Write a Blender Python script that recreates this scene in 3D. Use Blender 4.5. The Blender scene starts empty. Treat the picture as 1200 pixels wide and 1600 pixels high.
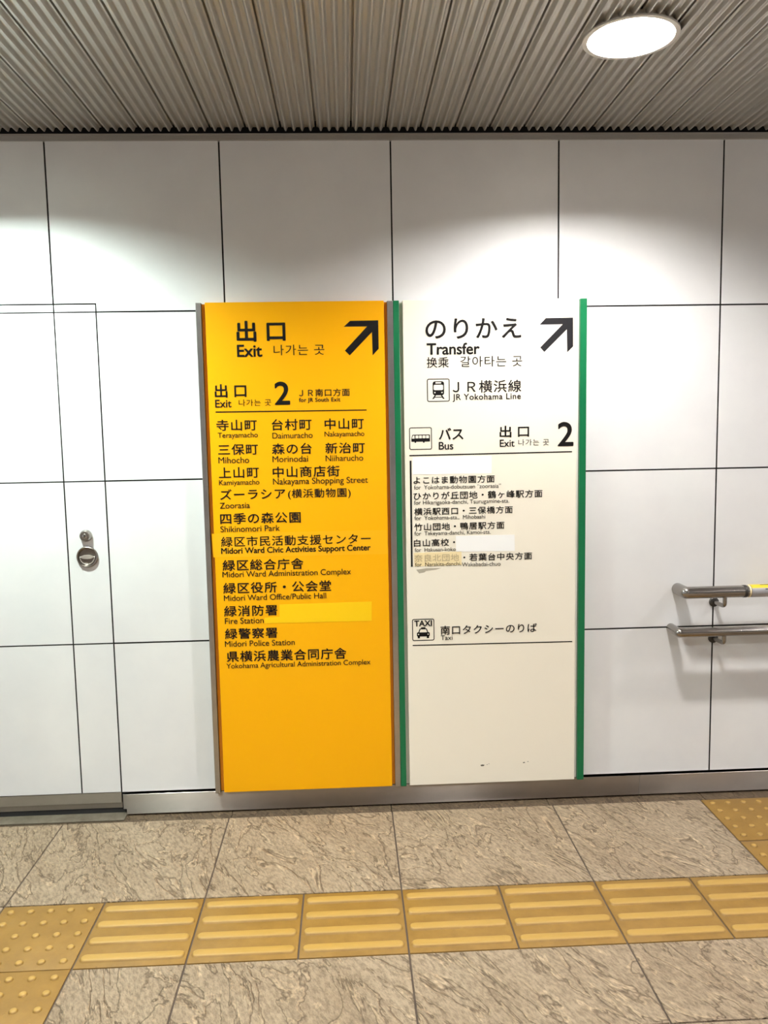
import bpy, bmesh, math, random
from mathutils import Matrix, Vector
random.seed(7)
SC = bpy.context.scene
COL = SC.collection

# ------------------------------------------------------------------ camera, world, exposure
cam_d = bpy.data.cameras.new('camera')
cam_d.sensor_fit = 'VERTICAL'
cam_d.sensor_height = 36.0
cam_d.lens = 1273.58 / 1600 * 36.0
cam = bpy.data.objects.new('camera', cam_d)
COL.objects.link(cam)
cam.matrix_world = (Matrix.Translation((-0.10105, -2.98576, 1.41803))
                    @ Matrix.Rotation(-0.044471, 4, 'Z')
                    @ Matrix.Rotation(math.pi / 2 - 0.104070, 4, 'X')
                    @ Matrix.Rotation(-0.018233, 4, 'Z'))
SC.camera = cam
world = bpy.data.worlds.new('world')
SC.world = world
world.use_nodes = True
world.node_tree.nodes['Background'].inputs[0].default_value = (0.92, 0.96, 1.0, 1)
world.node_tree.nodes['Background'].inputs[1].default_value = 0.42
SC.view_settings.view_transform = 'Standard'
SC.view_settings.look = 'None'
SC.view_settings.gamma = 1
SC.view_settings.use_curve_mapping = False
SC.view_settings.exposure = 1.0
LAMP_POWER = 700.0
CEIL_Z = 2.445
LAMP_Y = (-0.715, -3.05)
LAMPS = [(0.685, LAMP_Y[0], 1.0, (1.0, 0.98, 0.955)), (-1.32, LAMP_Y[0], 1.85, (0.86, 1.0, 0.945)),
         (0.685, LAMP_Y[1], 1.0, (1.0, 0.98, 0.965)), (-1.32, LAMP_Y[1], 1.2, (1.0, 0.985, 0.96)),
         (2.685, LAMP_Y[0], 0.7, (1.0, 0.98, 0.965)), (2.685, LAMP_Y[1], 0.75, (1.0, 0.98, 0.965))]
LAMP_R = 0.118

# ------------------------------------------------------------------ materials
def mat(name, color, rough=0.5, metal=0.0, spec=0.5, coat=0.0):
    m = bpy.data.materials.new(name)
    m.use_nodes = True
    b = m.node_tree.nodes['Principled BSDF']
    b.inputs['Base Color'].default_value = (*color, 1)
    b.inputs['Roughness'].default_value = rough
    b.inputs['Metallic'].default_value = metal
    b.inputs['Specular IOR Level'].default_value = spec
    b.inputs['Coat Weight'].default_value = coat
    return m

def nd(m, t, **kw):
    n = m.node_tree.nodes.new(t)
    for k, v in kw.items():
        setattr(n, k, v)
    return n

def lk(m, a, b):
    m.node_tree.links.new(a, b)

def bsdf(m):
    return m.node_tree.nodes['Principled BSDF']

def noise(m, scale, detail=4, rough=0.6, vec=None, dist=0.0):
    n = nd(m, 'ShaderNodeTexNoise')
    n.inputs['Scale'].default_value = scale
    n.inputs['Detail'].default_value = detail
    n.inputs['Roughness'].default_value = rough
    n.inputs['Distortion'].default_value = dist
    if vec is not None:
        lk(m, vec, n.inputs['Vector'])
    return n

def ramp(m, fac, stops):
    r = nd(m, 'ShaderNodeValToRGB')
    e = r.color_ramp.elements
    while len(e) < len(stops):
        e.new(0.5)
    for i, (p, c) in enumerate(stops):
        e[i].position = p
        e[i].color = (*c, 1)
    lk(m, fac, r.inputs['Fac'])
    return r

def mapping(m, scale=(1, 1, 1), rot=(0, 0, 0)):
    tc = nd(m, 'ShaderNodeTexCoord')
    mp = nd(m, 'ShaderNodeMapping')
    mp.inputs['Scale'].default_value = scale
    mp.inputs['Rotation'].default_value = rot
    lk(m, tc.outputs['Object'], mp.inputs['Vector'])
    return mp.outputs['Vector']

def bump(m, h, strength, dist, chain=None):
    b = nd(m, 'ShaderNodeBump')
    b.inputs['Strength'].default_value = strength
    b.inputs['Distance'].default_value = dist
    lk(m, h, b.inputs['Height'])
    if chain is not None:
        lk(m, chain.outputs['Normal'], b.inputs['Normal'])
    lk(m, b.outputs['Normal'], bsdf(m).inputs['Normal'])
    return b

def mixc(m, fac, a, b, blend='MIX'):
    n = nd(m, 'ShaderNodeMix', data_type='RGBA', blend_type=blend)
    for s, v in ((n.inputs[0], fac), (n.inputs[6], a), (n.inputs[7], b)):
        if hasattr(v, 'links'):
            lk(m, v, s)
        elif isinstance(v, tuple):
            s.default_value = (*v, 1)
        else:
            s.default_value = v
    return n.outputs[2]

def math_n(m, op, a, b=None):
    n = nd(m, 'ShaderNodeMath', operation=op)
    for s, v in zip(n.inputs, (a, b)):
        if v is None:
            continue
        if hasattr(v, 'links'):
            lk(m, v, s)
        else:
            s.default_value = v
    return n.outputs[0]

# enamelled white wall panels: slight cloudy tone, orange-peel grain, a few scuffs
M_wall = mat('white_panel', (0.8, 0.8, 0.8), 0.42)
v = mapping(M_wall)
n1 = noise(M_wall, 2.3, 5, 0.6, v)
c1 = ramp(M_wall, n1.outputs['Fac'], [(0.3, (0.70, 0.695, 0.70)), (0.7, (0.79, 0.785, 0.775))])
n2 = noise(M_wall, 60, 3, 0.7, v)
sp = ramp(M_wall, n2.outputs['Fac'], [(0.735, (1, 1, 1)), (0.775, (0.55, 0.53, 0.5))])
n3 = noise(M_wall, 3.1, 2, 0.5, v)
gate = ramp(M_wall, n3.outputs['Fac'], [(0.55, (0, 0, 0)), (0.68, (1, 1, 1))])
spm = mixc(M_wall, gate.outputs['Color'], (1.0, 1.0, 1.0), sp.outputs['Color'])
lk(M_wall, mixc(M_wall, 1.0, c1.outputs['Color'], spm, 'MULTIPLY'), bsdf(M_wall).inputs['Base Color'])
bump(M_wall, noise(M_wall, 520, 2, 0.5, v).outputs['Fac'], 0.25, 0.0006)

M_gap = mat('dark_joint', (0.018, 0.017, 0.016), 0.9)
M_void = mat('dark_void', (0.01, 0.01, 0.01), 1.0)

# painted corrugated ceiling metal
M_ceil = mat('ceiling_metal', (0.40, 0.375, 0.335), 0.38, 0.5)
v = mapping(M_ceil, (1, 0.3, 1))
cc = ramp(M_ceil, noise(M_ceil, 3.0, 4, 0.6, v).outputs['Fac'], [(0.2, (0.44, 0.42, 0.39)), (0.8, (0.47, 0.45, 0.415))])
lk(M_ceil, cc.outputs['Color'], bsdf(M_ceil).inputs['Base Color'])
M_trim = mat('ceiling_trim_metal', (0.42, 0.40, 0.37), 0.4, 0.5)

# stainless steel, brushed along its length
def steel(name, col, rough, along, aniso=0.7):
    m = mat(name, col, rough, 1.0)
    b = bsdf(m)
    b.inputs['Anisotropic'].default_value = aniso
    if along is not None:
        c = nd(m, 'ShaderNodeCombineXYZ')
        for k in range(3):
            c.inputs[k].default_value = along[k]
        lk(m, c.outputs[0], b.inputs['Tangent'])
    d = noise(m, 5.0, 5, 0.65, mapping(m, (1, 1, 2)))
    cr = ramp(m, d.outputs['Fac'], [(0.3, tuple(q * 0.86 for q in col)), (0.65, col)])
    lk(m, cr.outputs['Color'], b.inputs['Base Color'])
    return m
M_base = steel('brushed_steel', (0.57, 0.52, 0.47), 0.30, (0, 0, 1), 1.0)
M_rail = steel('rail_steel', (0.36, 0.335, 0.31), 0.22, None, 0.0)
M_kick = steel('door_foot_steel', (0.50, 0.46, 0.39), 0.48, (0, 0, 1), 0.6)
M_chrome = steel('worn_chrome', (0.55, 0.51, 0.47), 0.30, None, 0.0)
M_dish = steel('pull_dish_metal', (0.30, 0.265, 0.235), 0.33, None, 0.0)
M_lock = steel('lock_metal', (0.40, 0.37, 0.34), 0.28, None, 0.0)
M_satin = steel('satin_pull_metal', (0.78, 0.73, 0.67), 0.5, None, 0.0)
M_darkmetal = mat('dark_metal', (0.06, 0.055, 0.05), 0.45, 0.7)
M_post = steel('grey_post_metal', (0.52, 0.50, 0.48), 0.38, (1, 0, 0), 0.6)

# floor: riven stone-effect tiles
def stone(name, lo, hi, strength):
    m = mat(name, lo, 0.62, 0.0, 0.35)
    geo = nd(m, 'ShaderNodeNewGeometry')
    tc = nd(m, 'ShaderNodeTexCoord')
    add = nd(m, 'ShaderNodeVectorMath', operation='ADD')
    sc_ = nd(m, 'ShaderNodeVectorMath', operation='SCALE')
    comb = nd(m, 'ShaderNodeCombineXYZ')
    for k in range(3):
        lk(m, geo.outputs['Random Per Island'], comb.inputs[k])
    lk(m, comb.outputs[0], sc_.inputs[0])
    sc_.inputs['Scale'].default_value = 37.0
    lk(m, tc.outputs['Object'], add.inputs[0])
    lk(m, sc_.outputs[0], add.inputs[1])
    m1 = nd(m, 'ShaderNodeMapping')
    m1.inputs['Rotation'].default_value = (0, 0, math.radians(63))
    lk(m, add.outputs[0], m1.inputs['Vector'])
    mp = nd(m, 'ShaderNodeMapping')
    mp.inputs['Scale'].default_value = (0.50, 1.25, 1)
    lk(m, m1.outputs[0], mp.inputs['Vector'])
    V = mp.outputs['Vector']
    # terraces of split stone: stepped, distorted noise
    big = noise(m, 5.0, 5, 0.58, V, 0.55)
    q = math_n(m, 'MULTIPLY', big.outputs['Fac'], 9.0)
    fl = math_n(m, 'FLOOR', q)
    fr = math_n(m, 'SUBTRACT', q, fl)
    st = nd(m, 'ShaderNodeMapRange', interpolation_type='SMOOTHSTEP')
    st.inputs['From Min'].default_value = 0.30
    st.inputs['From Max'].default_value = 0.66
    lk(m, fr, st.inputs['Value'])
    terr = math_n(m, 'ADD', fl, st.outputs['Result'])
    fine = noise(m, 95, 5, 0.7, V)
    mid = noise(m, 20, 5, 0.65, V, 0.6)
    h = math_n(m, 'ADD', math_n(m, 'MULTIPLY', terr, 0.50), math_n(m, 'MULTIPLY', mid.outputs['Fac'], 1.1))
    h = math_n(m, 'ADD', h, math_n(m, 'MULTIPLY', fine.outputs['Fac'], 0.42))
    tone = noise(m, 4.0, 5, 0.65, V)
    cr = ramp(m, tone.outputs['Fac'], [(0.3, lo), (0.7, hi)])
    grain = ramp(m, fine.outputs['Fac'], [(0.36, (0.62, 0.60, 0.57)), (0.60, (1.12, 1.11, 1.09))])
    edge = ramp(m, fr, [(0.27, (1.0, 1.0, 1.0)), (0.37, (0.42, 0.37, 0.32)), (0.45, (1.0, 1.0, 1.0)), (0.53, (1.5, 1.47, 1.42)), (0.63, (1.0, 1.0, 1.0))])  # relief shading painted into the colour: dark and bright line along each step
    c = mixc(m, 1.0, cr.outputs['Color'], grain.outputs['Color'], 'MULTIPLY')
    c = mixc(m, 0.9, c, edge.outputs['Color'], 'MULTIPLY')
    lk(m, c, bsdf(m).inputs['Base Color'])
    bump(m, h, strength, 0.016)
    return m
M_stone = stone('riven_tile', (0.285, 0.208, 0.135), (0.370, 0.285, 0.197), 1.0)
M_strip = stone('dark_edge_tile', (0.085, 0.056, 0.034), (0.115, 0.080, 0.048), 0.5)  # darker brown stone for the strip along the wall
M_grout = mat('grout', (0.085, 0.06, 0.045), 0.95)
M_sill = mat('threshold_concrete', (0.27, 0.235, 0.18), 0.85)
v = mapping(M_sill, (3, 3, 3))
lk(M_sill, ramp(M_sill, noise(M_sill, 8, 6, 0.7, v).outputs['Fac'], [(0.3, (0.075, 0.058, 0.038)), (0.7, (0.135, 0.112, 0.08))]).outputs['Color'],
   bsdf(M_sill).inputs['Base Color'])

# yellow tactile tiles, worn
def tactile(name):
    m = mat(name, (0.6, 0.36, 0.09), 0.5, 0, 0.4)
    v = mapping(m)
    a = noise(m, 9, 6, 0.65, v)
    cr = ramp(m, a.outputs['Fac'], [(0.28, (0.185, 0.096, 0.016)), (0.72, (0.265, 0.145, 0.028))])
    # raised faces are polished lighter by feet
    tc = nd(m, 'ShaderNodeTexCoord')
    sep = nd(m, 'ShaderNodeSeparateXYZ')
    lk(m, tc.outputs['Object'], sep.inputs[0])
    up = nd(m, 'ShaderNodeMapRange')
    up.inputs['From Min'].default_value = 0.0025
    up.inputs['From Max'].default_value = 0.0048
    lk(m, sep.outputs['Z'], up.inputs['Value'])
    c = mixc(m, up.outputs['Result'], cr.outputs['Color'], (0.37, 0.220, 0.050))
    d = noise(m, 38, 3, 0.6, v)
    dr = ramp(m, d.outputs['Fac'], [(0.70, (1, 1, 1)), (0.76, (0.35, 0.28, 0.22))])
    c = mixc(m, 0.8, c, dr.outputs['Color'], 'MULTIPLY')
    lk(m, c, bsdf(m).inputs['Base Color'])
    bump(m, noise(m, 160, 3, 0.6, v).outputs['Fac'], 0.25, 0.0008)
    return m
M_tact = tactile('tactile_yellow')

def scuffed(name, col, dark, thr=0.73, rough=0.4):
    m = mat(name, col, rough, 0, 0.3)
    v = mapping(m, (1, 1, 2.2))
    a = noise(m, 24, 4, 0.7, v)
    r = ramp(m, a.outputs['Fac'], [(thr, col), (thr + 0.03, dark)])
    lk(m, r.outputs['Color'], bsdf(m).inputs['Base Color'])
    return m
M_yellow = scuffed('yellow_sign_face', (0.90, 0.415, 0.0), (0.58, 0.23, 0.01), 0.765)
M_yedge = mat('yellow_sign_edge', (0.74, 0.28, 0.004), 0.45)
M_yover = mat('yellow_overlay_film', (0.91, 0.432, 0.0), 0.38)
M_ystick = mat('lemon_sticker', (0.92, 0.56, 0.0), 0.4)
M_cream = scuffed('cream_sign_face', (0.85, 0.785, 0.66), (0.62, 0.55, 0.42), 0.765)
M_cedge = mat('cream_sign_edge', (0.74, 0.73, 0.66), 0.45)
M_wstick = mat('white_sticker', (0.90, 0.89, 0.87), 0.4)
M_tape = mat('yellowed_tape', (0.84, 0.69, 0.40), 0.45)
M_residue = mat('tape_residue', (0.40, 0.36, 0.28), 0.8)
M_green = mat('green_post_paint', (0.0, 0.135, 0.046), 0.35)
M_black = mat('black_film', (0.006, 0.005, 0.005), 0.6, 0, 0.15)
M_charcoal = mat('charcoal_film', (0.010, 0.009, 0.011), 0.5, 0, 0.2)
M_faded = mat('faded_print', (0.50, 0.40, 0.24), 0.6)
M_scratch = mat('chipped_spot', (0.13, 0.115, 0.09), 0.8)
M_labelgrey = mat('label_plate_grey', (0.40, 0.39, 0.40), 0.35, 0.3)
M_labelyellow = mat('label_plate_yellow', (0.75, 0.50, 0.01), 0.4)
M_ring = mat('downlight_ring', (0.62, 0.59, 0.54), 0.4, 0.2)
M_reflector = mat('downlight_reflector', (0.40, 0.38, 0.36), 0.2, 0.8)

def emitter(name, col, s):
    m = bpy.data.materials.new(name)
    m.use_nodes = True
    b = bsdf(m)
    b.inputs['Base Color'].default_value = (0.8, 0.8, 0.8, 1)
    b.inputs['Emission Color'].default_value = (*col, 1)
    b.inputs['Emission Strength'].default_value = s
    return m

# ------------------------------------------------------------------ mesh helpers
def obj(name, bm, m, parent=None, smooth=False):
    bmesh.ops.recalc_face_normals(bm, faces=bm.faces[:])
    me = bpy.data.meshes.new(name)
    bm.to_mesh(me)
    bm.free()
    for q in (m if isinstance(m, (list, tuple)) else [m]):
        me.materials.append(q)
    if smooth:
        for pgn in me.polygons:
            pgn.use_smooth = True
        if hasattr(me, 'set_sharp_from_angle'):
            me.set_sharp_from_angle(angle=math.radians(40))
    o = bpy.data.objects.new(name, me)
    COL.objects.link(o)
    if parent is not None:
        o.parent = parent
        o.matrix_parent_inverse = parent.matrix_basis.inverted()
    return o

def structure(o):
    o['kind'] = 'structure'
    return o

def tag(o, label, cat, group=None):
    o['label'] = label
    o['category'] = cat
    if group:
        o['group'] = group
    return o

def thing(name, loc, label, cat, group=None):
    o = bpy.data.objects.new(name, None)
    o.empty_display_size = 0.05
    COL.objects.link(o)
    o.location = loc
    return tag(o, label, cat, group)

def box(bm, x0, x1, y0, y1, z0, z1, c=0.0, mi=0):
    vs = [bm.verts.new((x, y, z)) for x in (x0, x1) for y in (y0, y1) for z in (z0, z1)]
    fs = [(0, 1, 3, 2), (4, 6, 7, 5), (0, 4, 5, 1), (2, 3, 7, 6), (0, 2, 6, 4), (1, 5, 7, 3)]
    faces = [bm.faces.new([vs[i] for i in f]) for f in fs]
    for f in faces:
        f.material_index = mi
    if c > 0:
        bmesh.ops.recalc_face_normals(bm, faces=faces)
        es = list({e for f in faces for e in f.edges})
        r = bmesh.ops.bevel(bm, geom=es, offset=c, segments=2, affect='EDGES', profile=0.5)
        for f in r['faces']:
            f.material_index = mi

def prism_xz(bm, pts, y0, y1, mi=0, side=None):
    """polygon given in x,z and pushed from y0 to y1"""
    a = [bm.verts.new((x, y0, z)) for x, z in pts]
    b = [bm.verts.new((x, y1, z)) for x, z in pts]
    n = len(pts)
    fs = [bm.faces.new(a), bm.faces.new(b[::-1])]
    for i in range(n):
        fs.append(bm.faces.new((a[i], b[i], b[(i + 1) % n], a[(i + 1) % n])))
    for k, f in enumerate(fs):
        f.material_index = mi if side is None or k < 2 else side

def rrect(x0, x1, z0, z1, r, n=5):
    pts = []
    for cx, cz, a0 in ((x1 - r, z1 - r, 0), (x0 + r, z1 - r, 90), (x0 + r, z0 + r, 180), (x1 - r, z0 + r, 270)):
        for k in range(n + 1):
            a = math.radians(a0 + 90 * k / n)
            pts.append((cx + r * math.cos(a), cz + r * math.sin(a)))
    return pts

def disc(cx, cz, r, n=20):
    return [(cx + r * math.cos(2 * math.pi * k / n), cz + r * math.sin(2 * math.pi * k / n)) for k in range(n)]

def frame_xz(bm, x0, x1, z0, z1, r, t, y0, y1):
    o_, i_ = rrect(x0, x1, z0, z1, r), rrect(x0 + t, x1 - t, z0 + t, z1 - t, r - t)
    n = len(o_)
    V = [[bm.verts.new((p[0], y, p[1])) for p in L] for L in (o_, i_) for y in (y0, y1)]
    of, ob, jf, jb = V
    for k in range(n):
        j = (k + 1) % n
        bm.faces.new((of[k], of[j], jf[j], jf[k]))
        bm.faces.new((ob[k], jb[k], jb[j], ob[j]))
        bm.faces.new((of[k], ob[k], ob[j], of[j]))
        bm.faces.new((jf[k], jf[j], jb[j], jb[k]))

def lathe(bm, prof, axis='Z', seg=40, at=(0, 0, 0), close=False, caps=True):
    """prof: (radius, height) pairs; axis Z, or Y pointing out of the wall (-y)"""
    rings = []
    for r, h in prof:
        ring = []
        for k in range(seg):
            a = 2 * math.pi * k / seg
            if axis == 'Z':
                p = (at[0] + r * math.cos(a), at[1] + r * math.sin(a), at[2] + h)
            elif axis == 'X':
                p = (at[0] + h, at[1] + r * math.cos(a), at[2] + r * math.sin(a))
            else:
                p = (at[0] + r * math.cos(a), at[1] - h, at[2] + r * math.sin(a))
            ring.append(bm.verts.new(p))
        rings.append(ring)
    n = len(rings)
    for i in range(n if close else n - 1):
        A, B_ = rings[i], rings[(i + 1) % n]
        for k in range(seg):
            j = (k + 1) % seg
            bm.faces.new((A[k], A[j], B_[j], B_[k]))
    if not close and caps:
        for R in (rings[0], rings[-1]):
            if prof[rings.index(R)][0] > 1e-6:
                bm.faces.new(R)

def tube(bm, pts, r, seg=20, bend=0.0, nb=6):
    """round bar along pts, corners rounded with radius bend"""
    P = [Vector(p) for p in pts]
    path = [P[0]]
    for i in range(1, len(P) - 1):
        if bend > 0:
            a = (P[i - 1] - P[i]).normalized()
            b = (P[i + 1] - P[i]).normalized()
            s, e = P[i] + a * bend, P[i] + b * bend
            for k in range(nb + 1):
                t = k / nb
                path.append(s * (1 - t) ** 2 + P[i] * 2 * t * (1 - t) + e * t ** 2)
        else:
            path.append(P[i])
    path.append(P[-1])
    rings = []
    up = Vector((0, 0, 1))
    prevn = None
    for i, q in enumerate(path):
        d0 = (path[i] - path[i - 1]).normalized() if i > 0 else None
        d1 = (path[i + 1] - path[i]).normalized() if i < len(path) - 1 else None
        t = ((d0 or d1) + (d1 or d0)).normalized()
        if prevn is None:
            n = up - t * up.dot(t)
            if n.length < 1e-3:
                n = Vector((1, 0, 0)) - t * t.x
        else:
            n = prevn - t * prevn.dot(t)
        n.normalize()
        prevn = n
        b = t.cross(n)
        sc_ = 1.0
        if d0 and d1:
            cosh = max(0.5, t.dot(d0))
        else:
            cosh = 1.0
        ring = []
        for k in range(seg):
            a = 2 * math.pi * k / seg
            off = n * math.cos(a) * r + b * math.sin(a) * r
            if cosh < 0.999 and d0 is not None and d1 is not None:
                axis = (d1 - d0).normalized()
                off += axis * off.dot(axis) * (1 / cosh - 1)
            ring.append(bm.verts.new(q + off))
        rings.append(ring)
    for A, B_ in zip(rings, rings[1:]):
        for k in range(seg):
            j = (k + 1) % seg
            bm.faces.new((A[k], A[j], B_[j], B_[k]))
    bm.faces.new(rings[0])
    bm.faces.new(rings[-1])

# ------------------------------------------------------------------ the setting
X0, S = -1.1222, 0.6                                  # wall panel grid
ROWS = [0.0666, 0.6414, 1.2413, 1.8404, 2.4395]
G = 0.0028                                            # half a joint
DX1, DZ0, DZ1 = -0.9755, 0.0675, 1.8685               # the flush door
DX0 = -1.922
XL, XR, YS = -4.2, 4.2, -5.2

bm = bmesh.new()
for i in range(-5, 9):
    a, b = X0 + i * S, X0 + (i + 1) * S
    for k in range(4):
        z0, z1 = ROWS[k], ROWS[k + 1]
        x0, x1, q0, q1 = a + G, b - G, z0 + G, z1 - G
        if x1 <= DX0 or x0 >= DX1 or q0 >= DZ1:
            if k == 3 and x0 < DX1 and x1 > DX0:      # panels over the door head
                if x1 <= DX1:
                    q0 = DZ1 + G
                else:
                    prism_xz(bm, [(x0, DZ1 + G), (DX1 + G, DZ1 + G), (DX1 + G, q0), (x1, q0), (x1, q1), (x0, q1)], 0, 0.011, 0, 1)
                    continue
            prism_xz(bm, [(x0, q0), (x1, q0), (x1, q1), (x0, q1)], 0, 0.011, 0, 1)
            continue
        if k == 3:
            if x1 <= DX1:
                prism_xz(bm, [(x0, DZ1 + G), (x1, DZ1 + G), (x1, q1), (x0, q1)], 0, 0.011, 0, 1)
            else:
                prism_xz(bm, [(x0, DZ1 + G), (DX1 + G, DZ1 + G), (DX1 + G, q0), (x1, q0), (x1, q1), (x0, q1)], 0, 0.011, 0, 1)
            continue
        if x1 > DX1:
            prism_xz(bm, [(DX1 + G, q0), (x1, q0), (x1, q1), (DX1 + G, q1)], 0, 0.011, 0, 1)
        if x0 < DX0 - G * 2:
            prism_xz(bm, [(x0, q0), (DX0 - G, q0), (DX0 - G, q1), (x0, q1)], 0, 0.011, 0, 1)
wall = structure(obj('wall_north', bm, [M_wall, M_gap]))
bm = bmesh.new()
box(bm, XL, XR, 0.0105, 0.16, -0.12, 2.62)
structure(obj('wall_backing', bm, M_gap, wall))

# flush door clad in the same panels
bm = bmesh.new()
dcols = [(DX0, X0 - S), (X0 - S, X0), (X0, DX1)]
drows = [(DZ0, ROWS[1]), (ROWS[1], ROWS[2]), (ROWS[2], ROWS[3]), (ROWS[3], DZ1)]
g = 0.0024
for a, b in dcols:
    for z0, z1 in drows:
        prism_xz(bm, [(a + g, z0 + g), (b - g, z0 + g), (b - g, z1 - g), (a + g, z1 - g)], 0.0005, 0.011, 0, 1)
door = structure(obj('door_1', bm, [M_wall, M_gap]))
bm = bmesh.new()
box(bm, DX0, DX1 - 0.002, 0.002, 0.0104, 0.026, DZ0 - 0.0005, 0.0012)
box(bm, DX0, DX1 - 0.002, 0.0095, 0.0104, 0.004, 0.026)
obj('kick_plate', bm, M_kick, door)
# recessed round pull
hx, hz = -1.0525, 0.9665
bm = bmesh.new()
lathe(bm, [(0.0375, 0.0), (0.0392, 0.003), (0.0385, 0.0065), (0.0355, 0.0088), (0.0325, 0.0075), (0.0310, 0.004), (0.0295, 0.0012), (0.012, 0.0006), (0.0, 0.0006)],
      'Y', 48, (hx, 0.0004, hz))
for dx, dz in ((0.0245, 0.0262), (-0.0245, -0.0262)):
    lathe(bm, [(0.0022, 0.008), (0.0022, 0.0092), (0.0, 0.0094)], 'Y', 12, (hx + dx, 0.0004, hz + dz))
pull = obj('door_pull', bm, M_dish, door, True)
bm = bmesh.new()
prism_xz(bm, [(hx - 0.0215, hz + 0.0035), (hx - 0.012, hz + 0.0072), (hx, hz + 0.0082), (hx + 0.012, hz + 0.0072), (hx + 0.0215, hz + 0.0035),
              (hx + 0.0215, hz - 0.0035), (hx + 0.012, hz - 0.0068), (hx, hz - 0.0075), (hx - 0.012, hz - 0.0068), (hx - 0.0215, hz - 0.0035)], -0.0068, -0.0040)
bmesh.ops.bevel(bm, geom=bm.edges[:], offset=0.0008, segments=2, affect='EDGES')
lathe(bm, [(0.0012, -0.027), (0.0012, 0.027)], 'X', 10, (hx, -0.0048, hz))
obj('pull_bar', bm, M_satin, pull, True)
bm = bmesh.new()
N = 30
arc = [(hx + 0.0262 * math.cos(math.pi + math.pi * k / N), -0.0062, hz + 0.0262 * math.sin(math.pi + math.pi * k / N)) for k in range(N + 1)]
tube(bm, arc, 0.0013, 8)
obj('drop_ring', bm, M_satin, pull, True)
# key cylinder above it
bm = bmesh.new()
kx, kz = -1.0537, 1.0445
lathe(bm, [(0.0215, 0.0), (0.0218, 0.004), (0.0200, 0.014), (0.0170, 0.019), (0.0150, 0.0192)], 'Y', 40, (kx, 0.0004, kz))
lathe(bm, [(0.0135, 0.0185), (0.0130, 0.0208), (0.0105, 0.0214), (0.0085, 0.0205), (0.0075, 0.0212), (0.0, 0.0214)], 'Y', 32, (kx, 0.0004, kz))
lock = obj('lock_cylinder', bm, M_lock, door, True)
bm = bmesh.new()
box(bm, kx - 0.0011, kx + 0.0011, -0.0217, -0.0207, kz - 0.0045, kz + 0.0045)
obj('keyhole', bm, M_void, lock)

# corrugated ceiling, strips running towards the camera, with holes for the recessed lamps
P_ = 0.1218
def ceil_profile():
    """x, z, break-after points across the whole ceiling"""
    pts = []
    k0, k1 = int((XL + 0.06) / P_) - 1, int((XR + 0.06) / P_) + 1
    for k in range(k0, k1):
        xj = -0.0607 + k * P_
        g2 = 0.0034
        pts.append((xj - g2, CEIL_Z + 0.034))
        pts.append((xj + g2, CEIL_Z + 0.034))
        pts.append((xj + g2, CEIL_Z + 0.0135))
        x_s, x_e = xj + g2, xj + P_ - g2
        tips = [xj + 0.0176 + 0.0289 * i for i in range(4)]
        n = 48
        for s_ in range(1, n):
            x = x_s + (x_e - x_s) * s_ / n
            d = min(abs(x - t) for t in tips) / 0.01445
            d = min(d, 1.0)
            q = max(0.0, min(1.0, (d - 0.10) / 0.52))
            h = 0.0135 * q * q * (3 - 2 * q)
            pts.append((x, CEIL_Z + min(h, 0.0160)))
        pts.append((x_e, CEIL_Z + 0.0135))
        pts.append((x_e, CEIL_Z + 0.034))
    return [p for p in pts if XL <= p[0] <= XR]

def spans(x):
    cuts = []
    for lx, ly, *_ in LAMPS:
        dx = abs(x - lx)
        if dx < LAMP_R:
            h = math.sqrt(LAMP_R ** 2 - dx * dx)
            cuts.append((ly - h, ly + h))
    cuts.sort(reverse=True)
    return cuts

prof = ceil_profile()
bm = bmesh.new()
Y0, Y1 = -0.022, YS
for (xa, za), (xb, zb) in zip(prof, prof[1:]):
    ca, cb = spans(xa), spans(xb)
    if len(ca) != len(cb):                            # one side just misses the hole
        xm = 0.5 * (xa + xb)
        L = [l for l in LAMPS if abs(xm - l[0]) < LAMP_R + 0.01]
        def fill(x, c):
            return [next((q for q in c if q[0] <= l[1] <= q[1]), (l[1], l[1])) for l in sorted(L, key=lambda l: -l[1])]
        ca, cb = fill(xa, ca), fill(xb, cb)
    ya = [Y0] + [t for c in ca for t in (c[1], c[0])] + [Y1]
    yb = [Y0] + [t for c in cb for t in (c[1], c[0])] + [Y1]
    for s_ in range(0, len(ya), 2):
        q = [bm.verts.new((xa, ya[s_], za)), bm.verts.new((xb, yb[s_], zb)), bm.verts.new((xb, yb[s_ + 1], zb)), bm.verts.new((xa, ya[s_ + 1], za))]
        bm.faces.new(q)
bmesh.ops.remove_doubles(bm, verts=bm.verts[:], dist=1e-6)
ceiling = structure(obj('ceiling', bm, M_ceil))
bm = bmesh.new()
box(bm, XL, XR, YS, 0.012, 2.66, 2.70)
structure(obj('ceiling_slab', bm, M_void, ceiling))
bm = bmesh.new()
prism = [(0.012, 2.4205), (-0.010, 2.4205), (-0.010, 2.4365), (-0.016, 2.4365), (-0.016, 2.4405), (0.012, 2.4405)]
a = [bm.verts.new((XL, y, z)) for y, z in prism]
b = [bm.verts.new((XR, y, z)) for y, z in prism]
bm.faces.new(a); bm.faces.new(b[::-1])
for i in range(6):
    bm.faces.new((a[i], a[(i + 1) % 6], b[(i + 1) % 6], b[i]))
structure(obj('trim_1', bm, M_trim))

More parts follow.
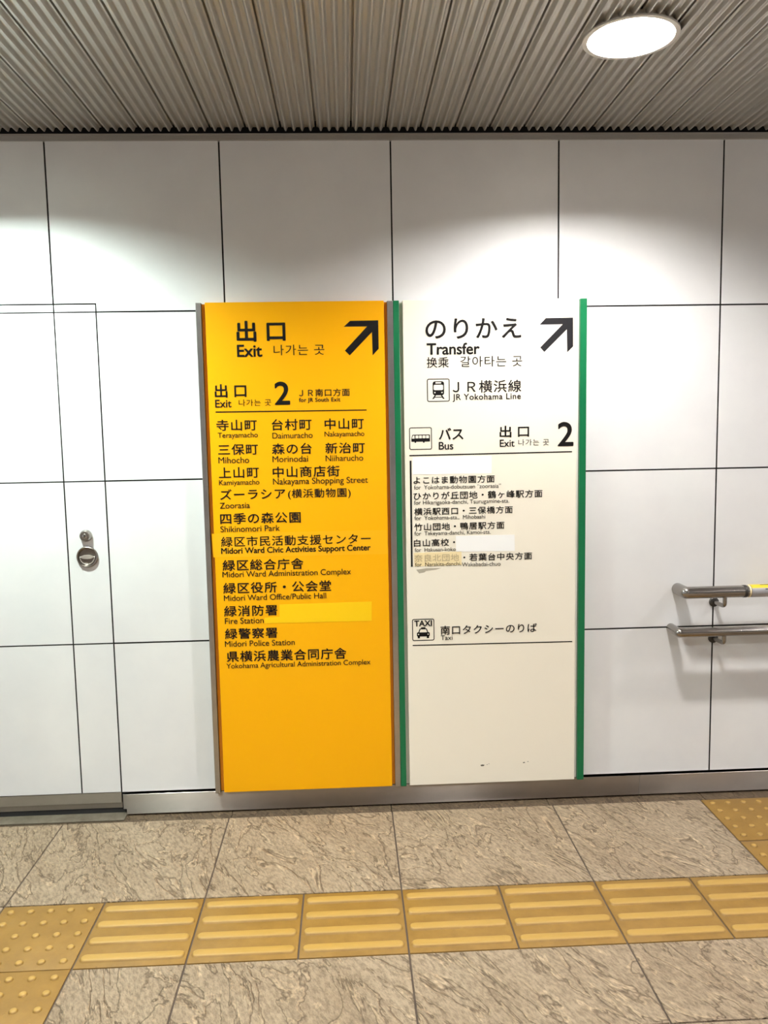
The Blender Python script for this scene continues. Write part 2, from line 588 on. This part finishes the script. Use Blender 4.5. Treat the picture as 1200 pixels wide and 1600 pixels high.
# floor
OX, YF_, YN_, YN2 = 0.0375, -0.6140, -0.9212, -1.2225
YE = -0.0995                                          # edge of the tiles along the wall strip
TH = 0.02
bm = bmesh.new()
gj = 0.0026
def tile(x0, x1, y0, y1, z0=-0.018, z1=0.0):
    box(bm, x0 + gj, x1 - gj, y0 + gj, y1 - gj, z0, z1, 0.0008)
TX = 1.1985
for i in range(-7, 7):
    a, b = OX + i * S, OX + (i + 1) * S
    if i == 1:
        tile(a, TX, YF_, YE)
    elif i == 2:
        tile(TX + 0.3, TX + 0.6, YF_, YE)
    elif i > 2:
        tile(a + TX - (OX + 2 * S), b + TX - (OX + 2 * S), YF_, YE)
    else:
        tile(a, b, YF_, YE)
    if i < -2:
        tile(a, b, YN_, YF_)
    if i == -3:
        tile(OX - 1.8, OX - 1.2, YN2, YN_)
    elif i == -2:
        tile(OX - 0.9, OX - 0.6, YN2, YN_)
    else:
        tile(a, b, YN2, YN_)
    y = YN2
    while y > YS:
        tile(a, b, max(y - 0.6, YS), y)
        y -= 0.6
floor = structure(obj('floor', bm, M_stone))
bm = bmesh.new()
box(bm, XL, XR, YS, YE - gj, -0.06, -0.0035)
structure(obj('floor_grout', bm, M_grout, floor))
bm = bmesh.new()
z_ = -0.020
for i in range(-7, 8):
    a, b = OX + i * S, OX + (i + 1) * S
    box(bm, a + 0.0015, b - 0.0015, YE - 0.001, 0.0100, -0.05, z_)
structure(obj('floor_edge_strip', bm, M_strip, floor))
bm = bmesh.new()
box(bm, XL, -0.957, -0.052, 0.0100, -0.0199, -0.0145, 0.002)
structure(obj('door_sill', bm, M_sill, floor))

# stainless baseboard, in lengths with a hairline between, folded return at its left end
bm = bmesh.new()
for a, b in ((-0.9565, 0.9985), (0.9993, 2.9), (2.9008, XR)):
    box(bm, a, b, -0.0125, 0.0104, -0.0135, 0.0640, 0.0012)
box(bm, -0.9715, -0.9568, -0.0010, 0.0104, 0.0020, 0.0600, 0.0008)
structure(obj('baseboard_north', bm, M_base))

# the far side of the passage, behind the camera
M_south = mat('south_wall', (0.45, 0.44, 0.42), 0.6)
bm = bmesh.new()
box(bm, XL, XR, YS - 0.12, YS, -0.06, 2.66)
structure(obj('wall_south', bm, M_south))

# ------------------------------------------------------------------ recessed lamps
def bulb_mesh(bm):
    # two parallel glass tubes joined by a bend, lying in the can
    r, l, s = 0.017, 0.058, 0.024
    tube(bm, [(-l, -s, 0), (l * 0.72, -s, 0), (l, 0, 0), (l * 0.72, s, 0), (-l, s, 0)], r, 12, 0.012, 3)
lamp0 = None
for i, (lx, ly, k, colr) in enumerate(LAMPS):
    lab = ['round recessed downlight shining in the corrugated ceiling', 'recessed downlight in the ceiling above the flush door',
           'recessed downlight behind the camera towards the handrails', 'recessed downlight behind the camera on the door side',
           'recessed downlight above the handrails beyond the frame', 'recessed downlight behind the camera beyond the handrail brackets'][i]
    t = thing('downlight', (lx, ly, CEIL_Z), lab, 'ceiling light', 'round downlights in the ceiling')
    bm = bmesh.new()
    lathe(bm, [(0.1265, 0.0), (0.1262, -0.0045), (0.120, -0.0058), (0.1135, -0.0045), (0.1130, 0.014), (0.118, 0.014), (0.118, 0.0)], 'Z', 64, (lx, ly, CEIL_Z), True)
    obj('trim_ring', bm, M_ring, t, True)
    bm = bmesh.new()
    lathe(bm, [(0.1132, 0.010), (0.112, 0.04), (0.108, 0.07), (0.098, 0.10), (0.075, 0.12), (0.045, 0.13), (0.001, 0.13)], 'Z', 48, (lx, ly, CEIL_Z), False, False)
    obj('reflector', bm, M_reflector, t, True)
    bm = bmesh.new()
    bulb_mesh(bm)
    bmesh.ops.translate(bm, verts=bm.verts[:], vec=(lx, ly, CEIL_Z + 0.074))
    obj('lamp_tube', bm, emitter('lamp_glass', colr, LAMP_POWER * k), t, True)

# ------------------------------------------------------------------ tactile paving
def dome_tile_mesh(w, d):
    bm = bmesh.new()
    box(bm, -w / 2 + 0.0026, w / 2 - 0.0026, -d / 2 + 0.0018, d / 2 - 0.0018, -0.015, 0.0, 0.0010)
    for i in range(5):
        for j in range(5):
            lathe(bm, [(0.0120, -0.0005), (0.0105, 0.0018), (0.0085, 0.0040), (0.0062, 0.0050), (0.0, 0.0052)], 'Z', 20,
                  ((i - 2) * 0.0585 * w / 0.3, (j - 2) * 0.0585 * d / 0.3, 0))
    return bm

def bar_tile_mesh(w, d):
    bm = bmesh.new()
    box(bm, -w / 2 + 0.0026, w / 2 - 0.0026, -d / 2 + 0.0018, d / 2 - 0.0018, -0.015, 0.0, 0.0010)
    for j in range(4):
        yc = (j - 1.5) * 0.0755
        prev = None
        for hw, z, hl in ((0.0180, -0.0005, 0.1420), (0.0150, 0.0026, 0.1392), (0.0122, 0.0052, 0.1362), (0.0104, 0.0058, 0.1345)):
            pts = []
            for sx in (1, -1):
                for k in range(7):
                    a = math.radians(-90 + 30 * k)
                    rx = min(hw, 0.012)
                    px, py = (hl - rx + rx * math.cos(a)), hw * math.sin(a)
                    pts.append((sx * px, sx * py + yc, z))
            ring = [bm.verts.new(p) for p in pts]
            if prev:
                n = len(ring)
                for k in range(n):
                    bm.faces.new((prev[k], prev[(k + 1) % n], ring[(k + 1) % n], ring[k]))
            prev = ring
        bm.faces.new(prev)
    return bm

TD = YF_ - YN_
ORD = ['first', 'second', 'third', 'fourth', 'fifth', 'sixth', 'seventh', 'eighth']
BAR_LABEL = ['yellow ridged tactile tile next to the dotted corner tile on the left',
             'yellow ridged tactile tile, second to the right of the dotted corner tile',
             'yellow ridged tactile tile left of the floor joint below the gap between the signs',
             'yellow ridged tactile tile right of the floor joint below the gap between the signs',
             'yellow ridged tactile tile, fifth to the right of the dotted corner tile',
             'yellow ridged tactile tile, sixth to the right of the dotted corner tile',
             'yellow ridged tactile tile cut off by the right picture edge']
first = None
for k in range(7):
    cx = OX + (k - 3 + 0.5) * 0.3
    if first is None:
        o = first = obj('ridged_tactile_tile', bar_tile_mesh(0.3, TD), M_tact, None, True)
    else:
        o = first.copy()
        COL.objects.link(o)
    o.location = (cx, (YF_ + YN_) / 2, 0)
    tag(o, BAR_LABEL[k], 'tactile tile', 'ridged guiding tiles in the floor strip')
DOTS = [(OX - 1.05, (YF_ + YN_) / 2, 'yellow dotted tactile tile at the left end of the ridged strip'),
        (OX - 1.05, (YN_ + YN2) / 2, 'yellow dotted tactile tile at the bottom left corner below another dotted tile'),
        (TX + 0.15, YE - 0.156, 'yellow dotted tactile tile against the wall strip below the handrails'),
        (TX + 0.15, YE - 0.156 - 0.3095, 'yellow dotted tactile tile on the right, touching the ridged strip')]
first = None
for x, y, lab in DOTS:
    if first is None:
        o = first = obj('dotted_tactile_tile', dome_tile_mesh(0.3, 0.305), M_tact, None, True)
    else:
        o = first.copy()
        COL.objects.link(o)
    o.location = (x, y, 0)
    tag(o, lab, 'tactile tile', 'dotted warning tiles in the floor')

# ------------------------------------------------------------------ the two signs
YT = [
    ('出口', -0.48, -0.3076, 1.7259, 1.7993, 0.016),
    ('Exit', -0.4805, -0.3917, 1.6772, 1.712, 0.02),
    ('나가는 곳', -0.3513, -0.1715, 1.6772, 1.7141, -0.012),
    ('出口', -0.5644, -0.4523, 1.5314, 1.5794, 0.012),
    ('Exit', -0.5643, -0.5065, 1.5, 1.5215, 0.012),
    ('나가는 곳', -0.4808, -0.3656, 1.5005, 1.5242, -0.012),
    ('2', -0.353, -0.2982, 1.5029, 1.5853, 0.012),
    ('ＪＲ南口方面', -0.2659, -0.0846, 1.5303, 1.5576, 0.01),
    ('for JR South Exit', -0.2667, -0.119, 1.5072, 1.526, 0.012),
    ('寺山町', -0.5631, -0.4194, 1.4162, 1.4512, 0.012),
    ('Terayamacho', -0.5597, -0.4171, 1.387, 1.4038, 0),
    ('台村町', -0.3666, -0.2239, 1.415, 1.4496, 0.012),
    ('Daimuracho', -0.3654, -0.2213, 1.3858, 1.4014, 0),
    ('中山町', -0.1775, -0.0364, 1.414, 1.4493, 0.012),
    ('Nakayamacho', -0.1785, -0.0354, 1.3841, 1.4016, 0),
    ('三保町', -0.5604, -0.4181, 1.3297, 1.3642, 0.012),
    ('Mihocho', -0.5607, -0.4511, 1.3004, 1.3177, 0),
    ('森の台', -0.3688, -0.2257, 1.3284, 1.3635, 0.012),
    ('Morinodai', -0.3675, -0.2402, 1.3008, 1.3179, 0),
    ('新治町', -0.1772, -0.0345, 1.3271, 1.363, 0.012),
    ('Niiharucho', -0.1769, -0.0414, 1.3, 1.3176, 0),
    ('上山町', -0.5612, -0.4173, 1.2464, 1.2815, 0.012),
    ('Kamiyamacho', -0.5614, -0.4173, 1.2175, 1.2347, 0),
    ('中山商店街', -0.3684, -0.1276, 1.2448, 1.2805, 0.012),
    ('Nakayama Shopping Street', -0.3684, -0.0258, 1.2158, 1.2351, 0),
    ('ズーラシア', -0.5593, -0.3254, 1.1687, 1.2031, 0.012),
    ('(横浜動物園)', -0.3157, -0.0893, 1.167, 1.1962, 0.006),
    ('Zoorasia', -0.5621, -0.4544, 1.1367, 1.1546, 0),
    ('四季の森公園', -0.5628, -0.2726, 1.0796, 1.1163, 0.012),
    ('Shikinomori Park', -0.563, -0.349, 1.051, 1.0695, 0),
    ('緑区市民活動支援センター', -0.5629, -0.0201, 0.9966, 1.0309, 0.01),
    ('Midori Ward Civic Activities Support Center', -0.5637, -0.0209, 0.966, 0.9888, 0.018),
    ('緑区総合庁舎', -0.5607, -0.2675, 0.9079, 0.9468, 0.012),
    ('Midori Ward Administration Complex', -0.5622, -0.0946, 0.8789, 0.9019, 0),
    ('緑区役所・公会堂', -0.5615, -0.1688, 0.8239, 0.862, 0.012),
    ('Midori Ward Office/Public Hall', -0.5604, -0.1879, 0.7942, 0.8187, 0),
    ('緑消防署', -0.5617, -0.3672, 0.7383, 0.7772, 0.012),
    ('Fire Station', -0.56, -0.4188, 0.7115, 0.7309, 0),
    ('緑警察署', -0.5618, -0.3699, 0.654, 0.6924, 0.012),
    ('Midori Police Station', -0.5632, -0.3078, 0.6246, 0.6463, 0),
    ('県横浜農業合同庁舎', -0.5588, -0.1184, 0.5665, 0.6082, 0.012),
    ('Yokohama Agricultural Administration Complex', -0.5609, -0.03, 0.5382, 0.5601, 0),
]
WT = [
    ('のりかえ', 0.19, 0.5355, 1.7264, 1.7986, 0.014),
    ('Transfer', 0.1936, 0.385, 1.674, 1.7098, 0.022),
    ('换乘', 0.193, 0.2727, 1.6253, 1.6633, 0),
    ('갈아타는 곳', 0.314, 0.5387, 1.6267, 1.6646, -0.012),
    ('ＪＲ横浜線', 0.2856, 0.5353, 1.5342, 1.5788, 0.006),
    ('JR Yokohama Line', 0.2852, 0.5333, 1.5057, 1.5276, 0.012),
    ('バス', 0.2339, 0.3237, 1.3671, 1.41, 0.012),
    ('Bus', 0.2334, 0.2863, 1.3337, 1.3583, 0.01),
    ('出口', 0.4555, 0.5639, 1.3715, 1.4141, 0.012),
    ('Exit', 0.456, 0.5106, 1.3399, 1.3619, 0.01),
    ('나가는 곳', 0.5239, 0.6373, 1.3419, 1.3628, -0.012),
    ('2', 0.6686, 0.7274, 1.3358, 1.4243, 0.012),
    ('よこはま動物園方面', 0.1398, 0.4368, 1.2098, 1.2352, 0.012),
    ('for  Yokohama-dobutsuen “zoorasia”', 0.1411, 0.4598, 1.1886, 1.2046, -0.004),
    ('ひかりが丘団地・鶴ヶ峰駅方面', 0.139, 0.6132, 1.1515, 1.1783, 0.012),
    ('for Hikarigaoka-danchi, Tsurugamine-sta.', 0.1403, 0.4905, 1.1307, 1.1464, -0.004),
    ('横浜駅西口・三保橋方面', 0.1404, 0.5032, 1.0956, 1.1203, 0.012),
    ('for  Yokohama-sta.,  Mihobashi', 0.1411, 0.4015, 1.0747, 1.0918, -0.004),
    ('竹山団地・鴨居駅方面', 0.1396, 0.4721, 1.0384, 1.0642, 0.012),
    ('for  Takeyama-danchi, Kamoi-sta.', 0.1403, 0.4211, 1.0175, 1.0328, -0.004),
    ('白山高校・', 0.1376, 0.2895, 0.98, 1.005, 0.012),
    ('for  Hakusan-koko', 0.1406, 0.2914, 0.9589, 0.9745, -0.004),
    ('奈良北団地', 0.139, 0.3033, 0.9223, 0.9492, 0, 'faded'),
    ('・若葉台中央方面', 0.3193, 0.5747, 0.9227, 0.9468, 0.012),
    ('for  Narakita-danchi,', 0.1409, 0.3108, 0.9023, 0.9196, -0.004),
    ('Wakabadai-chuo', 0.3141, 0.4572, 0.9, 0.9163, -0.004),
    ('TAXI', 0.1347, 0.2007, 0.6823, 0.701, 0.03),
    ('南口タクシーのりば', 0.2322, 0.593, 0.6457, 0.6804, 0.008),
    ('Taxi', 0.2331, 0.2765, 0.625, 0.6444, -0.002),
]
Y_ARROW = [(-0.1013, 1.7741), (-0.0777, 1.7947), (0.0223, 1.7953), (0.0223, 1.6956), (-0.0001, 1.6723), (-0.0011, 1.7544), (-0.0817, 1.6734), (-0.0987, 1.6909), (-0.0181, 1.7743)]
W_ARROW = [(0.6018, 1.7729), (0.6241, 1.7957), (0.7236, 1.7964), (0.7242, 1.6943), (0.7025, 1.6733), (0.7007, 1.755), (0.6192, 1.6758), (0.604, 1.6921), (0.6855, 1.7732)]
Y_RULE = [(-0.564, 1.4833), (-0.0254, 1.4812), (-0.0255, 1.4773), (-0.5642, 1.4788)]
W_RULE = [(0.1262, 1.3148), (0.7224, 1.3176), (0.7225, 1.313), (0.1261, 1.3102)]
W_RULE2 = [(0.1279, 0.6107), (0.7273, 0.6073), (0.7273, 0.6034), (0.1278, 0.6068)]
W_BAR = [(0.1268, 1.2942), (0.1333, 1.2941), (0.1325, 0.9047), (0.1259, 0.9043)]
Y_OVER = [(-0.5955, 1.0443), (0.0391, 1.0428), (0.0431, 0.9544), (-0.5928, 0.958)]
Y_STICK = [(-0.3591, 0.777), (-0.021, 0.779), (-0.0224, 0.7066), (-0.4161, 0.7085), (-0.4155, 0.7289), (-0.3605, 0.7312)]
W_ST1 = [(0.1378, 1.3059), (0.4262, 1.3062), (0.4259, 1.2425), (0.1369, 1.2436)]
W_ST2 = [(0.2924, 1.0149), (0.5097, 1.0146), (0.5107, 0.954), (0.293, 0.9562)]
W_ST3 = [(0.1366, 0.9557), (0.3129, 0.9573), (0.313, 0.9067), (0.1386, 0.9057)]
W_RES = [(0.145, 0.8933), (0.1837, 0.8978), (0.2389, 0.8975), (0.2178, 0.8914), (0.1813, 0.8879), (0.1746, 0.8825), (0.1559, 0.8796)]
F_TRAIN = [0.1931, 0.275, 1.5046, 1.5867]
F_BUS = [0.1264, 0.2087, 1.3332, 1.414]
F_TAXI = [0.1268, 0.2093, 0.6256, 0.7084]
W_SCR = [[(0.3783, 0.1375), (0.3848, 0.1399), (0.3939, 0.1382), (0.3913, 0.1336), (0.3815, 0.1326)], [(0.4011, 0.1379), (0.4044, 0.1405), (0.4063, 0.1377)], [(0.4083, 0.141), (0.4122, 0.1429), (0.4115, 0.1396)], [(0.54, 0.1421), (0.5466, 0.1439), (0.5492, 0.1411), (0.5427, 0.1386)], [(0.5557, 0.1442), (0.5623, 0.1466), (0.561, 0.1433)]]

YP = -0.034                                           # sign faces
def text_mesh(body, spacing):
    c = bpy.data.curves.new('lettering', 'FONT')
    c.body = body
    c.space_character = spacing
    c.resolution_u = 5
    o = bpy.data.objects.new('lettering', c)
    COL.objects.link(o)
    dg = bpy.context.evaluated_depsgraph_get()
    dg.update()
    me = bpy.data.meshes.new_from_object(o.evaluated_get(dg))
    bpy.data.objects.remove(o)
    bpy.data.curves.remove(c)
    xs = [v_.co.x for v_ in me.vertices]
    ys = [v_.co.y for v_ in me.vertices]
    return me, min(xs), max(xs), min(ys), max(ys)

def lettering(body, x0, x1, z0, z1, bold, m, parent, y=YP - 0.0005):
    cjk = any(ord(ch) > 0x2fff for ch in body)
    d = max(bold * (0.8 if cjk and len(body) > 2 else 1.25) + (0.006 if cjk else (0.008 if bold > 0 else 0.004)), 0) * (z1 - z0)                      # extra stroke weight on each side
    x0, x1, z0, z1 = x0 + d, x1 - d, z0 + d, z1 - d
    if len(body) > 2:                                 # keep the font's own proportions where the line is long
        me, a, b, c, e = text_mesh(body, 1.0)
        bpy.data.meshes.remove(me)
        nat = (x1 - x0) * (e - c) / (b - a)
        h = max(z1 - z0, nat * 0.86) if cjk else nat * 1.02
        h = min(h, nat * 1.04) * (0.9 if 'J' in body and not cjk else 1.0)
        zm = (z0 + z1) / 2
        z0, z1 = zm - h / 2, zm + h / 2
    want = (x1 - x0) / (z1 - z0)
    sp = 1.0
    if len(body) > 1:
        r = []
        for s in (1.0, 1.2):
            me, a, b, c, e = text_mesh(body, s)
            r.append((b - a) / (e - c))
            bpy.data.meshes.remove(me)
        sp = 1.0 + 0.2 * (want - r[0]) / (r[1] - r[0])
        sp = max(0.90, min(1.5 if len(body) <= 2 else 1.10, sp)) if cjk else max(0.95, min(1.10, sp))
    me, a, b, c, e = text_mesh(body, sp)
    sx, sz = (x1 - x0) / (b - a), (z1 - z0) / (e - c)
    co = [(x0 + (v_.co.x - a) * sx, z0 + (v_.co.y - c) * sz) for v_ in me.vertices]
    fa = [tuple(p.vertices) for p in me.polygons]
    bpy.data.meshes.remove(me)
    offs = [(0.0, 0.0)]
    if d > 0:
        offs += [(d * math.cos(t * math.pi / 4), d * math.sin(t * math.pi / 4)) for t in range(8)]
    V, F = [], []
    for i, (ox, oz) in enumerate(offs):
        n = len(V)
        V += [(px + ox, y - 0.00002 * i, pz + oz) for px, pz in co]
        F += [tuple(n + k for k in f) for f in fa]
    me = bpy.data.meshes.new('lettering')
    me.from_pydata(V, [], F)
    me.materials.append(m)
    o = bpy.data.objects.new('lettering', me)
    COL.objects.link(o)
    o.parent = parent
    o.matrix_parent_inverse = parent.matrix_basis.inverted()
    return o

def flat(name, polys, m, parent, y=YP, t=0.0005):
    bm = bmesh.new()
    for pgn in polys:
        prism_xz(bm, pgn, y - t, y)
    return obj(name, bm, m, parent)

def sign(name, label, x_post, x_panel, x_right, z0, z1, face, edge, post, postname):
    t = thing(name, ((x_panel[0] + x_panel[1]) / 2, 0, z0), label, 'sign')
    root = t
    bm = bmesh.new()
    box(bm, x_post[1], x_right[0], -0.020, 0.0, z0 + 0.0035, z1 - 0.003)
    obj('backing_board', bm, edge, root)
    bm = bmesh.new()
    box(bm, x_panel[0], x_panel[1], YP, -0.0201, z0 + 0.001, z1 + 0.0008, 0.0012)
    panel = obj('sign_face', bm, face, root)
    for a, b in (x_post, x_right):
        bm = bmesh.new()
        box(bm, a, b, -0.038, -0.0005, z0, z1, 0.0016)
        obj(postname, bm, post, root)
    return root, panel

Z0, Z1 = 0.0665, 1.8632
yroot, yface = sign('exit_sign', 'tall yellow exit sign board listing district names between grey metal edge posts',
                    (-0.6195, -0.6008), (-0.5873, 0.0430), (0.0542, 0.0750), Z0, Z1, M_yellow, M_yedge, M_post, 'grey_post')
for body, x0, x1, z0, z1, off in YT:
    lettering(body, x0, x1, z0, z1, off, M_black, yface, YP - 0.0009)
flat('arrow', [Y_ARROW], M_black, yface)
flat('rule_line', [Y_RULE], M_black, yface)
flat('correction_film', [Y_OVER], M_yover, yface, YP, 0.0004)
st = flat('cover_sticker', [Y_STICK], M_ystick, yface, YP, 0.0006)
st['label'] = 'bright lemon yellow sticker'

wroot, wface = sign('transfer_sign', 'tall cream transfer sign board with train, bus and taxi pictograms between green edge posts',
                    (0.0754, 0.0966), (0.1094, 0.7386), (0.7486, 0.7733), Z0, Z1, M_cream, M_cedge, M_green, 'green_post')
for row in WT:
    lettering(*row[:6], M_faded if len(row) > 6 else M_black, wface, YP - 0.0010)
flat('arrow', [W_ARROW], M_charcoal, wface)
flat('rule_line', [W_RULE], M_black, wface)
flat('rule_line', [W_RULE2], M_black, wface)
flat('margin_bar', [W_BAR], M_black, wface)
for q in (W_ST1, W_ST2):
    s_ = flat('cover_sticker', [q], M_wstick, wface, YP, 0.0006)
    s_['label'] = 'blank white sticker'
s_ = flat('cover_tape', [W_ST3], M_tape, wface, YP, 0.0006)
s_['label'] = 'yellowed tape over faded print'
flat('tape_residue', [W_RES], M_residue, wface, YP, 0.0004)
flat('paint_chip', W_SCR, M_scratch, wface, YP, 0.0004)

def picto(F):
    """maps a 0..1 square onto the pictogram frame"""
    x0, x1, z0, z1 = F
    return lambda u, w: (x0 + (x1 - x0) * u, z0 + (z1 - z0) * w)

def pic_frame(F):
    bm = bmesh.new()
    frame_xz(bm, F[0], F[1], F[2], F[3], 0.007, 0.0030, YP - 0.0005, YP)
    return obj('pictogram_frame', bm, M_black, wface)

def rr(f, u0, u1, w0, w1, r):
    a, b = f(u0, w0), f(u1, w1)
    return rrect(a[0], b[0], a[1], b[1], r)

# train, seen from the front
f = picto(F_TRAIN)
pic_frame(F_TRAIN)
sym = flat('train_symbol', [rr(f, 0.25, 0.755, 0.28, 0.885, 0.008),
                            [f(0.34, 0.29), f(0.40, 0.29), f(0.30, 0.12), f(0.22, 0.12)], [f(0.60, 0.29), f(0.66, 0.29), f(0.78, 0.12), f(0.70, 0.12)],
                            [f(0.33, 0.215), f(0.67, 0.215), f(0.67, 0.175), f(0.33, 0.175)]], M_black, wface)
flat('window_cutout', [rr(f, 0.295, 0.71, 0.505, 0.735, 0.004), rr(f, 0.375, 0.63, 0.79, 0.845, 0.002),
                       disc(*f(0.345, 0.40), 0.0024), disc(*f(0.66, 0.40), 0.0024)], M_cream, sym, YP - 0.0005, 0.0003)
# bus, seen from the side
f = picto(F_BUS)
pic_frame(F_BUS)
sym = flat('bus_symbol', [[f(0.10, 0.36), f(0.09, 0.47), f(0.135, 0.66), f(0.16, 0.675), f(0.90, 0.675), f(0.915, 0.65), f(0.915, 0.37), f(0.90, 0.36)],
                          disc(*f(0.27, 0.345), 0.0031), disc(*f(0.64, 0.345), 0.0031)], M_black, wface)
flat('window_cutout', [[f(0.125, 0.50), f(0.16, 0.635), f(0.235, 0.635), f(0.235, 0.50)]] +
     [rr(f, u, u + 0.128, 0.51, 0.635, 0.001) for u in (0.275, 0.43, 0.585, 0.74)], M_cream, sym, YP - 0.0005, 0.0003)
# taxi, seen from the front
f = picto(F_TAXI)
pic_frame(F_TAXI)
sym = flat('taxi_symbol', [rr(f, 0.40, 0.60, 0.55, 0.615, 0.0012),
                           [f(0.27, 0.37), f(0.335, 0.545), f(0.36, 0.56), f(0.64, 0.56), f(0.665, 0.545), f(0.73, 0.37)],
                           rr(f, 0.21, 0.79, 0.195, 0.385, 0.004), rr(f, 0.245, 0.345, 0.115, 0.25, 0.001), rr(f, 0.655, 0.755, 0.115, 0.25, 0.001)], M_black, wface)
flat('window_cutout', [[f(0.325, 0.385), f(0.375, 0.52), f(0.625, 0.52), f(0.675, 0.385)],
                       disc(*f(0.285, 0.295), 0.0022), disc(*f(0.715, 0.295), 0.0022)], M_cream, sym, YP - 0.0005, 0.0003)

# ------------------------------------------------------------------ handrails
def handrail(label, x, z, r, d, bx, bz, bxs):
    t = thing('handrail', (x, 0, z), label, 'handrail', 'wall handrails on the right')
    bm = bmesh.new()
    tube(bm, [(x, 0.0, z), (x, -d, z), (3.6, -d, z)], r, 28, r * 0.35, 4)
    rail = obj('rail', bm, M_rail, t, True)
    for b in bxs:
        q = bx + b
        bm = bmesh.new()
        tube(bm, [(q, -0.003, bz), (q + 0.006, -d, bz), (q + 0.006, -d, z - r * 0.9)], 0.0078, 16, 0.016, 6)
        br = obj('bracket', bm, M_rail, t, True)
        bm = bmesh.new()
        lathe(bm, [(0.0185, 0.0), (0.0185, 0.004), (0.0155, 0.0075), (0.0100, 0.0085)], 'Y', 28, (q, 0.0, bz))
        obj('wall_flange', bm, M_darkmetal, br, True)
    return t, rail
top, rail = handrail('upper steel handrail carrying a yellow and grey label', 1.1385, 0.7885, 0.0222, 0.078, 1.2800, 0.734, (0, 1.2))
handrail('lower plain steel handrail', 1.1155, 0.6385, 0.0172, 0.080, 1.2800, 0.5935, (0, 1.2))
xc, zc, yc, rc = 1.3560, 0.7885, -0.078, 0.0222
bm = bmesh.new()
lathe(bm, [(rc, 0.0), (rc + 0.0012, 0.001), (rc + 0.0012, 0.0115), (rc, 0.0125)], 'X', 32, (xc - 0.004, yc, zc))
obj('collar', bm, M_darkmetal, top, True)
def sleeve(bm, x0, x1, r, a0, a1, n=14):
    """curved plate hugging the rail from angle a0 to a1 (0 = towards the viewer, 90 = up)"""
    R = []
    for x in (x0, x1):
        for q in (r, r + 0.0006):
            R.append([bm.verts.new((x, yc - q * math.cos(math.radians(a0 + (a1 - a0) * k / n)), zc + q * math.sin(math.radians(a0 + (a1 - a0) * k / n)))) for k in range(n + 1)])
    i0, o0, i1, o1 = R
    for k in range(n):
        for A, B_ in ((i0, i1), (o0, o1), (i0, o0), (i1, o1)):
            bm.faces.new((A[k], A[k + 1], B_[k + 1], B_[k]))
    for k in (0, n):
        bm.faces.new((i0[k], i1[k], o1[k], o0[k]))
bm = bmesh.new()
sleeve(bm, 1.3705, 1.3765, rc + 0.0004, -100, 150)
obj('label_edge', bm, M_tape, top, True)
bm = bmesh.new()
sleeve(bm, 1.3785, 1.95, rc + 0.0004, -70, 150)
plate = obj('braille_label', bm, M_labelgrey, top, True)
plate['label'] = 'grey wrapped label plate'
bm = bmesh.new()
sleeve(bm, 1.3785, 1.95, rc + 0.0011, 38, 150)
yb = obj('yellow_band', bm, M_labelyellow, plate, True)
bm = bmesh.new()
sleeve(bm, 1.415, 1.60, rc + 0.0018, 74, 82, 3)
obj('thin_line', bm, M_darkmetal, yb, True)
bm = bmesh.new()
sleeve(bm, 1.428, 1.52, rc + 0.0011, 24, 31, 3)
for dx0, dx1, a0, a1 in ((1.452, 1.47, 18, 37), (1.445, 1.47, 21, 34), (1.439, 1.47, 23, 32)):
    sleeve(bm, dx0, dx1, rc + 0.0012, a0, a1, 4)
obj('arrow', bm, M_black, plate, True)
